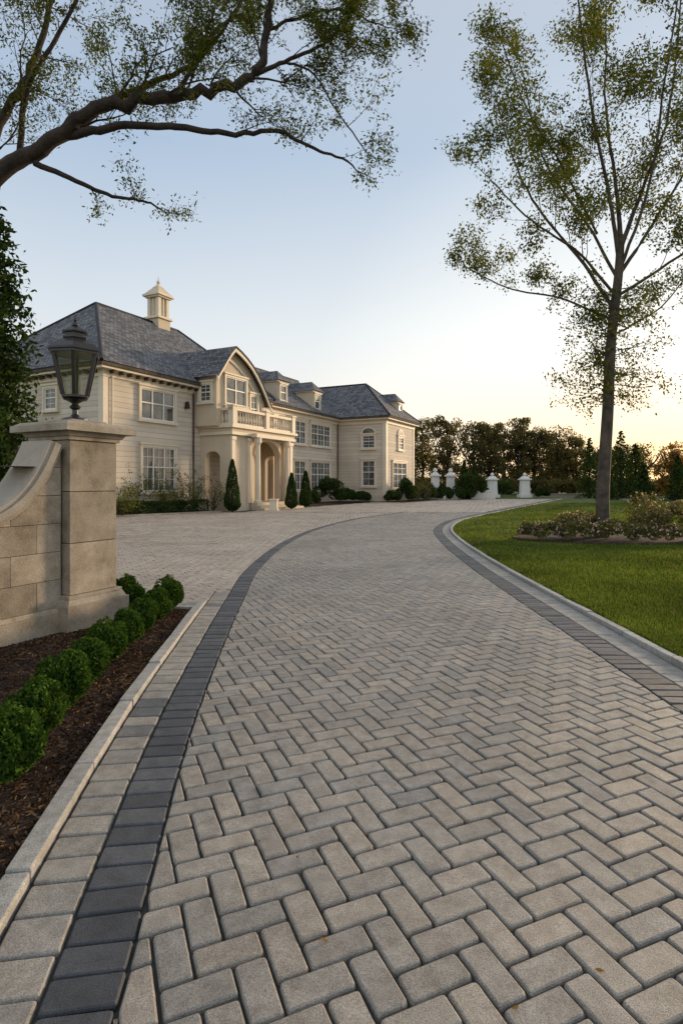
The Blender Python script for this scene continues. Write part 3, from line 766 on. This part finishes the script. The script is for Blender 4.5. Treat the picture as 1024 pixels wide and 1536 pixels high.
for (xa,za),(xb,zb) in zip(arc[:-1],arc[1:]): PT.prism([(xa,za),(xb,zb),(xb,zb+.22),(xa,za+.22)],'y',-2.27,-2.203,'cream_trim')
archwall(-1.748,0,-1.45,-.35,3.1,.45,4.45,7.0,7.4,'x')
archwall(-1.748,.0,-1.45,-.35,3.1,.45,4.45,13.2,13.6,'x')
PT.box(6.9,13.7,-2.3,0,0,.45,'stucco')
PT.box(8.6,12.9,-3.2,-2.86,0,.30,'stucco'); PT.box(8.5,13.0,-3.55,-3.201,0,.15,'stucco')
for x in (7.0,8.55,12.55,13.3):
    PT.box(x-.04,x+.36,-2.36,-2.203,.45,.75,'cream_trim');PT.box(x,x+.32,-2.32,-2.203,.75,4.15,'cream_trim');PT.box(x-.05,x+.37,-2.37,-2.203,4.15,4.35,'cream_trim')
for x in (9.1,12.4):
    PT.lathe(x,-2.62,[(.24,.46),(.24,.56),(.19,.62),(.175,2.2),(.15,3.95),(.2,4.03),(.24,4.1),(.24,4.38)],16,'cream_trim')
PT.box(8.75,12.75,-2.85,-2.38,.0,.455,'stucco'); 
PT.box(6.85,13.8,-2.45,0,4.45,4.62,'cream_trim');PT.box(8.7,12.8,-2.85,-2.451,4.39,4.62,'cream_trim')
PT.box(6.92,13.7,-2.38,0,4.62,4.85,'stucco');PT.box(6.75,13.9,-2.55,0,4.85,5.0,'cream_trim')
PT.box(9.2,12.3,-.12,-.06,.45,4.0,'cream_trim');PT.box(9.9,11.6,-.18,-.125,.45,3.3,'door_wood');PT.box(10.05,10.7,-.2,-.185,1.3,3.1,'glass');PT.box(10.8,11.45,-.2,-.185,1.3,3.1,'glass')
def balus(x,y): PT.lathe(x,y,[(.07,5.12),(.07,5.16),(.04,5.19),(.085,5.35),(.075,5.45),(.04,5.65),(.035,5.75),(.065,5.8),(.065,5.85)],8,'cream_trim')
PT.box(6.9,13.6,-2.42,-2.2,5.0,5.12,'cream_trim');PT.box(6.86,13.64,-2.46,-2.16,5.85,6.0,'cream_trim')
PT.box(6.9,7.12,-2.199,0,5.0,5.12,'cream_trim');PT.box(6.86,7.16,-2.159,0,5.85,6.0,'cream_trim')
for x in np.arange(7.5,13.3,.27): 
    if abs(x-10.4)>.25: balus(x,-2.31)
for y in np.arange(-1.9,-.15,.27): balus(7.01,y)
for x in (6.86,10.2,13.3): PT.box(x,x+.38,-2.5,-2.12,5.001,6.08,'cream_trim');PT.box(x-.05,x+.43,-2.55,-2.07,6.08,6.16,'cream_trim')
PT.box(13.95,14.4,-.55,0.59,0,6.3,'cream_trim');PT.box(13.88,14.47,-.62,.59,6.3,6.5,'cream_trim')
TR.box(5.6,5.8,-.28,-.02,5.9,6.3,'black_metal',(.05,.05));
TR.lathe(6.3,-.09,[(.05,.4),(.05,6.9)],8,'bark_grey')
TR.lathe(.45,-.09,[(.05,.4),(.05,6.9)],8,'cream_trim')
TR.lathe(25.8,.48,[(.05,.4),(.05,6.9)],8,'bark_grey')
W_.obj('walls',H);RF.obj('roof',H,fix=False);TR.obj('trim',H);WN.obj('windows',H);PT.obj('portico',H)
RT.obj('roof_ridge_caps','slate',H)

# ---------------------------------------------------------------- house planting
def worldpts(lst): return [hworld(*p) for p in lst]
hb=MB()
outer=[(-15,24.9),(-10.9,27.0),(-8.4,29.5),(-6.7,31.6)]
inner=[(-16,27),(-11.6,27.6),(-9.9,31.0),(-8.6,33.6)]
for i in range(3):
    a,b=outer[i],outer[i+1];c_,d_=inner[i+1],inner[i]
    hb.face([(*a,.06),(*b,.06),(*c_,.06),(*d_,.06)],'mulch')
    dx,dy=b[0]-a[0],b[1]-a[1];l=math.hypot(dx,dy);nx,ny=dy/l*.15,-dx/l*.15
    hb.raw([(a[0],a[1],0),(b[0],b[1],0),(b[0]+nx,b[1]+ny,0),(a[0]+nx,a[1]+ny,0),(a[0],a[1],.12),(b[0],b[1],.12),(b[0]+nx,b[1]+ny,.12),(a[0]+nx,a[1]+ny,.12)],[(4,5,6,7),(2,3,7,6),(0,1,5,4),(1,2,6,5),(3,0,4,7)],'stone')
p=worldpts([(14,-.6),(26,-.6),(26,2.6),(14,2.6)]); hb.face([(x,y,.06) for x,y in p][::-1],'mulch')
p=worldpts([(26,-.6),(34.5,-.6),(34.5,6.2),(25,6.2),(25,2.6),(26,2.6)]); hb.face([(x,y,.062) for x,y in p][::-1],'mulch')
hb.obj('house_planting_bed')
def hedge(name,pts,h,wd,n,size,mat='leaf_dark'):
    C=[]
    for (a,b) in zip(pts[:-1],pts[1:]):
        l=math.hypot(b[0]-a[0],b[1]-a[1]); m=int(n*l); t=rng.random(m)
        q=rng.random((m,2)); sd=rng.random(m)
        off=(q[:,0]-.5)*wd; z=q[:,1]*h
        top=sd<.45; z=np.where(top,h-.06*rng.random(m),z); off=np.where(top,off,np.sign(off)*(wd/2-.05*rng.random(m)))
        nx,ny=-(b[1]-a[1])/l,(b[0]-a[0])/l
        x=a[0]+(b[0]-a[0])*t;y=a[1]+(b[1]-a[1])*t
        wv=.05*np.sin(x*2.3)+.04*np.sin(y*3.1+x)
        C.append(np.c_[x+nx*off,y+ny*off,z*(1+wv)+.06]+rng.normal(size=(m,3))*.03)
    return np_mesh(name,leaves_at(np.concatenate(C),size,.6),4,[mat])
hedge('clipped_hedge',[(-14.5,25.6),(-11.1,27.5),(-8.8,29.9),(-7.6,31.4)],.62,1.0,2600,.075)
def shrub(name,x,y,R,h,n,size,mat,lumps=12,z0=None,lump=.42,bloom=0):
    P=bush_pts((x,y,h*.45 if z0 is None else z0),R,n,lumps,h/(2*R)*1.25,lump); P=P[P[:,2]>.04]
    o=np_mesh(name,leaves_at(P,size,.6),4,[mat])
    if bloom:
        c=np.array([x,y,h*.45 if z0 is None else z0]); Q=P[rng.integers(0,len(P),bloom)]; Q=c+(Q-c)*1.08
        keep=Q[:,2]>c[2]-.05; Q=np.repeat(Q[keep],3,axis=0)+rng.normal(size=(keep.sum()*3,3))*.014
        np_mesh('blossoms',leaves_at(Q,.042,.8),4,['petals'],o)
    return o
def airy(name,x,y,h,r,mat='leaf_tree'):
    e=empty(name);T=Tubes();LV=[]
    cf=dict(wander=.2,trop=[.1,0],lv=18,spread=.09,kids=[4,2])
    for k in range(9):
        a=random.uniform(0,6.28); grow(T,LV,Vector((x,y,.05)),Vector((math.cos(a)*.35,math.sin(a)*.35,1)),h*random.uniform(.7,1),.02,0,1,cf)
    T.obj('stems','bark_grey',e);np_mesh('leaves',leaves_at(np.array(LV),.1,.5),4,[mat],e)
for s_,t_,h in ((1.4,.9,2.3),(5.3,1.0,2.5),(3.2,.8,1.3),(.2,1.0,1.3),(6.2,1.6,1.6),(4.3,.9,1.5)):
    x,y=hworld(s_,t_); airy('flowering_shrub',x,y,h,.6)
def topiary(x,y,h,r):
    e=empty('cone_topiary'); n=7000; t=rng.random(n)**1.4*0.98; a=rng.random(n)*6.28
    R=r*np.minimum(1,(t+.02)/.12)**.6*(1-t)**.62*(.86+.18*rng.random(n)+.05*np.sin(a*3+t*20))
    P=np.c_[x+np.cos(a)*R,y+np.sin(a)*R,.12+t*h]
    np_mesh('foliage',leaves_at(P,.09,.55),4,['leaf_dark'],e)
    T=Tubes();T.add([(x,y,0),(x,y,h*.8)],[.07,.02],6);T.obj('trunk','bark_dark',e)
topiary(-6.05,31.6,2.9,.48); x,y=hworld(10.9,3.9);topiary(x,y,2.2,.44); x,y=hworld(14.0,3.1);topiary(x,y,2.4,.48)
for s_,t_,R,h in ((20.5,1.4,1.5,2.0),(18.3,1.2,.8,1.0),(23.2,1.4,1.1,1.2),(25.2,2.2,.9,.9)):
    x,y=hworld(s_,t_); shrub('round_shrub',x,y,R,h,5000,.13,'leaf_dark')
for s_,t_,R,h in ((27.6,5.2,1.0,2.0),(29.3,5.4,.9,1.3),(31.0,5.4,1.0,1.5),(26.0,4.6,.8,1.0),(33.2,5.3,1.1,1.7)):
    x,y=hworld(s_,t_); shrub('garden_shrub',x,y,R,h,4500,.13,'leaf_dark' if s_<29 else 'leaf_shrub')
mb=MB(); px,py=hworld(8.6,4.1)
mb.box(px-.28,px+.28,py-.28,py+.28,0,.12,'cream_trim');mb.box(px-.22,px+.22,py-.22,py+.22,.12,.62,'cream_trim');mb.box(px-.27,px+.27,py-.27,py+.27,.62,.72,'cream_trim')
mb.obj('stone_pedestal',bevel=.01)

# ---------------------------------------------------------------- far garden
def gatepier(x,y,h=2.1,w=.9,name='urn_topped_pier'):
    mb=MB();a=w/2
    mb.box(x-a-.2,x+a+.2,y-a-.2,y+a+.2,0,.35,'pier_white');mb.box(x-a,x+a,y-a,y+a,.35,h,'pier_white',(.06,.06))
    mb.box(x-a-.12,x+a+.12,y-a-.12,y+a+.12,h,h+.16,'pier_white');mb.box(x-a,x+a,y-a,y+a,h+.16,h+.45,'pier_white',(.25,.25))
    mb.lathe(x,y,[(.1,h+.45),(.22,h+.58),(.2,h+.7),(.05,h+.85)],10,'pier_white'); mb.obj(name,bevel=.015)
gatepier(17.2,65,2.0,1.0);gatepier(20.9,65,2.0,1.0)
gatepier(9.2,56,2.3,.8);gatepier(10.9,57,2.3,.8)
mb=MB()
mb.box(7.4,8.7,55.9,56.2,0,1.0,'pier_white');mb.box(7.3,8.65,55.8,56.3,1.0,1.15,'pier_white')
mb.box(11.5,15.5,57.4,57.7,0,.8,'pier_white');mb.box(11.4,15.6,57.3,57.8,.8,.95,'pier_white')
mb.box(22,36,66,66.3,0,.35,'pier_stone');mb.box(21.9,36,65.9,66.4,.35,.42,'pier_stone')
mb.obj('low_garden_wall')
for x,y,R,h in ((9.9,55,.9,1.5),(12.2,55.5,1.0,2.6),(13.2,56,1.1,2.4),(8.0,54.5,.9,1.2),(11.2,55,.8,1.4),(15.2,63,1.2,1.6),(19,68,1.6,2.0),(22.6,64,.9,1.2)):
    shrub('border_shrub',x,y,R,h,3500,.16,'leaf_dark')
for x,y,h,r in ((12.4,57.5,3.9,.9),(27.0,62,6.6,1.7),(29.4,60,7.2,1.9),(32,62,6,1.7),(14.0,60,3.4,.9),(36.5,60,5.5,1.6)):
    conifer('conifer_tree',x,y,h,r,5500,.22,z0=.1,dens=.9)
pts=[];T=Tubes()
def ftree(x,y,h,r,n):
    T.add([(x,y,0),(x+.3,y,h*.35),(x,y,h*.8)],[.28,.18,.05],6)
    for k in range(7):
        a=random.uniform(0,6.28); T.add([(x,y,h*random.uniform(.2,.45)),(x+math.cos(a)*r*.4,y+math.sin(a)*r*.4,h*.65),(x+math.cos(a)*r*.65,y+math.sin(a)*r*.65,h*.88)],[.12,.07,.02],4)
    lum=60
    for i in range(lum):
        a=random.uniform(0,6.28);z=random.uniform(.10,.95);rr=r*math.sin(math.pi*min(1,(z*.85+.12)))**.6*random.uniform(.1,.85)
        k=r*random.uniform(.16,.34)
        pts.append(cloud((x+rr*math.cos(a),y+rr*math.sin(a),h*z),(k,k,k*.8),n//lum,0))
X=9.5
while X<42:
    ftree(X,random.uniform(80,92),random.uniform(10,13) if X<36 else random.uniform(7,9),random.uniform(3.4,4.8),8500); X+=random.uniform(2.4,3.4)
X=38
while X<110:
    ftree(X,random.uniform(84,110),random.uniform(6.5,9),random.uniform(3.5,4.8),3500); X+=random.uniform(3,4.6)
X=-75
while X<9:
    ftree(X,random.uniform(95,110),random.uniform(8,11),random.uniform(4,5),1500); X+=5
e=empty('distant_trees'); np_mesh('foliage',leaves_at(np.concatenate(pts),.29,.6),4,['leaf_far'],e); T.obj('trunks','bark_dark',e)
C=[]
for i in range(46):
    x=9+i*1.9; C.append(bush_pts((x,78+random.uniform(-3,3),.8),random.uniform(1.2,2.0),1400,8,.9))
P=np.concatenate(C);P=P[P[:,2]>0]; np_mesh('distant_hedgerow',leaves_at(P,.32,.6),4,['leaf_far'])
pts=[];T=Tubes()
for x,y,h,r in ((31.5,54,5.5,2.0),(33.5,52,6.3,2.2),(37,55,7.0,2.8),(41,53,6.8,2.6)): ftree(x,y,h,r,5500)
e=empty('sunset_tinted_trees');np_mesh('foliage',leaves_at(np.concatenate(pts),.22,.6),4,['leaf_sunset_tint_and_fallen'],e);T.obj('trunks','bark_dark',e)  # orange-lit look comes from the foliage colour, not the season
for x,y,h,r in ((26.5,50,3.3,1.1),(28.6,48.5,4.0,1.2),(24.3,52,2.6,1.0)):
    conifer('conifer_tree',x,y,h,r,4000,.2,z0=.1,dens=.9)

# tree bed with shrubs on lawn
mb=MB(); cx,cy=7.5,15.6
ringp=[(cx+2.7*math.cos(t)*(1+.05*math.sin(3*t)),cy+1.5*math.sin(t),.135) for t in np.linspace(0,2*math.pi,36,endpoint=False)]
mb.face(ringp,'mulch'); ring2=[(x,y,.0) for x,y,z in ringp]
for i in range(36): j=(i+1)%36; mb.face([ring2[i],ring2[j],ringp[j],ringp[i]],'mulch')
mb.obj('tree_planting_bed',fix=False)
spots=[(5.5,15.1,.45,.55),(6.1,14.8,.48,.6),(6.8,14.6,.45,.55),(6.4,15.8,.55,.8),(8.2,15.2,.62,1.05),(8.9,15.1,.6,1.1),(8.6,16.2,.65,1.3),(7.7,14.6,.42,.5),(9.6,15.4,.5,.85),(7.0,16.3,.5,.8),(5.2,15.8,.4,.5),(9.3,14.8,.4,.45),(8.4,14.6,.42,.5),(7.3,15.1,.45,.6)]
for i,(x,y,R,h) in enumerate(spots):
    shrub('flowering_bed_shrub',x,y,R,h,2600,.05,'leaf_shrub',lumps=20,z0=.12+h*.4,lump=.33,bloom=(170,60,120)[i%3])
# a few fallen leaves on the paving
n=40; fy=1.7+rng.random(n)**1.6*11; fx=-.8+rng.random(n)*3.2
C=np.c_[fx,fy,np.full(n,.036)]; d=rng.normal(size=(n,3)); d[:,2]*=.12; d/=np.linalg.norm(d,axis=1)[:,None]; e_=np.cross(d,np.array([0,0,1.])+rng.normal(size=(n,3))*.15); e_/=np.linalg.norm(e_,axis=1)[:,None]
s=(.008+.010*rng.random(n))[:,None]
np_mesh('fallen_leaves',np.stack([C-d*s,C+e_*s*.5,C+d*s,C-e_*s*.5],1),4,['leaf_sunset_tint_and_fallen'])

# ---------------------------------------------------------------- light, sky, camera
AZ=math.radians(50); EL=math.radians(10)
w=bpy.data.worlds.new('World'); scene.world=w; w.use_nodes=True; nt=w.node_tree; nt.nodes.clear()
out=nt.nodes.new('ShaderNodeOutputWorld'); bg=nt.nodes.new('ShaderNodeBackground'); sky=nt.nodes.new('ShaderNodeTexSky')
sky.sky_type='NISHITA'; sky.sun_disc=False; sky.sun_elevation=EL; sky.sun_rotation=AZ; sky.air_density=1.0; sky.dust_density=1.2; sky.ozone_density=1.2; sky.altitude=50
tc=nt.nodes.new('ShaderNodeTexCoord'); nrm=nt.nodes.new('ShaderNodeVectorMath'); nrm.operation='NORMALIZE'; L(nt,tc.outputs['Generated'],nrm.inputs[0])
sep=nt.nodes.new('ShaderNodeSeparateXYZ'); L(nt,nrm.outputs[0],sep.inputs[0])
haze=ramp(nt,sep.outputs[2],[(0,(.88,.80,.69)),(.08,(.86,.82,.76)),(.26,(.70,.75,.79)),(.5,(.41,.52,.67)),(.75,(.48,.53,.61)),(1,(.6,.62,.65))])  # zenith raised too, out of view, to add fill light
ht=nt.nodes.new('ShaderNodeVectorMath'); ht.operation='DOT_PRODUCT'; L(nt,nrm.outputs[0],ht.inputs[0]); a_=math.radians(34); ht.inputs[1].default_value=(math.sin(a_),math.cos(a_),0)
dirf=ramp(nt,ht.outputs['Value'],[(.6,(0,0,0)),(.88,(.28,.28,.28)),(1,(.95,.95,.95))])
lowf=ramp(nt,sep.outputs[2],[(0,(1,1,1)),(.07,(.8,.8,.8)),(.20,(0,0,0))])
wf=nt.nodes.new('ShaderNodeMath'); wf.operation='MULTIPLY'; L(nt,dirf,wf.inputs[0]); L(nt,lowf,wf.inputs[1])
haze2=mixc(nt,wf.outputs[0],haze,(.98,.60,.27))
g1=ramp(nt,ht.outputs['Value'],[(.5,(0,0,0)),(.78,(.06,.045,.02)),(.93,(.24,.19,.11)),(1,(.36,.28,.17))])
mr=nt.nodes.new('ShaderNodeMapRange'); L(nt,sep.outputs[1],mr.inputs[0]); mr.inputs[1].default_value=.2; mr.inputs[2].default_value=-.8; mr.inputs[3].default_value=1.0; mr.inputs[4].default_value=1.45  # sky brightened behind the camera, added to light the house fronts
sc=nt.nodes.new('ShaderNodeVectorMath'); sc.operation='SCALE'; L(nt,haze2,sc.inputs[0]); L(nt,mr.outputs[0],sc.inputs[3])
s2=nt.nodes.new('ShaderNodeVectorMath'); s2.operation='SCALE'; L(nt,sky.outputs[0],s2.inputs[0]); s2.inputs[3].default_value=.2
s3=nt.nodes.new('ShaderNodeVectorMath'); s3.operation='SCALE'; s3.inputs[3].default_value=1/.12
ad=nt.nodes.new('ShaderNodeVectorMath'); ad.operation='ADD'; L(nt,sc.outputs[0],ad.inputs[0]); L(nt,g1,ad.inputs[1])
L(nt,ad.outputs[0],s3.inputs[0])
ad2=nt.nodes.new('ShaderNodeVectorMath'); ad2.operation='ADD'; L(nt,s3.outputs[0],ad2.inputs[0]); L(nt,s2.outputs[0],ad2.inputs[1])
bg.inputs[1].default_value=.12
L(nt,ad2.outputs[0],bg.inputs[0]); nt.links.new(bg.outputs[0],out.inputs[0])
sd=bpy.data.lights.new('sun','SUN'); sd.energy=4.2; sd.angle=math.radians(9); sd.color=(1,.74,.47)
so=bpy.data.objects.new('sun',sd); col.objects.link(so)
dv=-Vector((math.sin(AZ)*math.cos(EL),math.cos(AZ)*math.cos(EL),math.sin(EL))); so.rotation_euler=dv.to_track_quat('-Z','Y').to_euler(); so.location=(30,30,20)
cd=bpy.data.cameras.new('camera'); cd.lens=20; cd.sensor_width=36; cd.sensor_fit='AUTO'; cd.shift_y=-43/1536; cd.clip_start=.05; cd.clip_end=4000
co_=bpy.data.objects.new('camera',cd); col.objects.link(co_); co_.location=(0,0,1.63); co_.rotation_euler=(math.radians(90),0,0); scene.camera=co_
scene.view_settings.view_transform='Standard'; scene.view_settings.look='None'; scene.view_settings.exposure=0
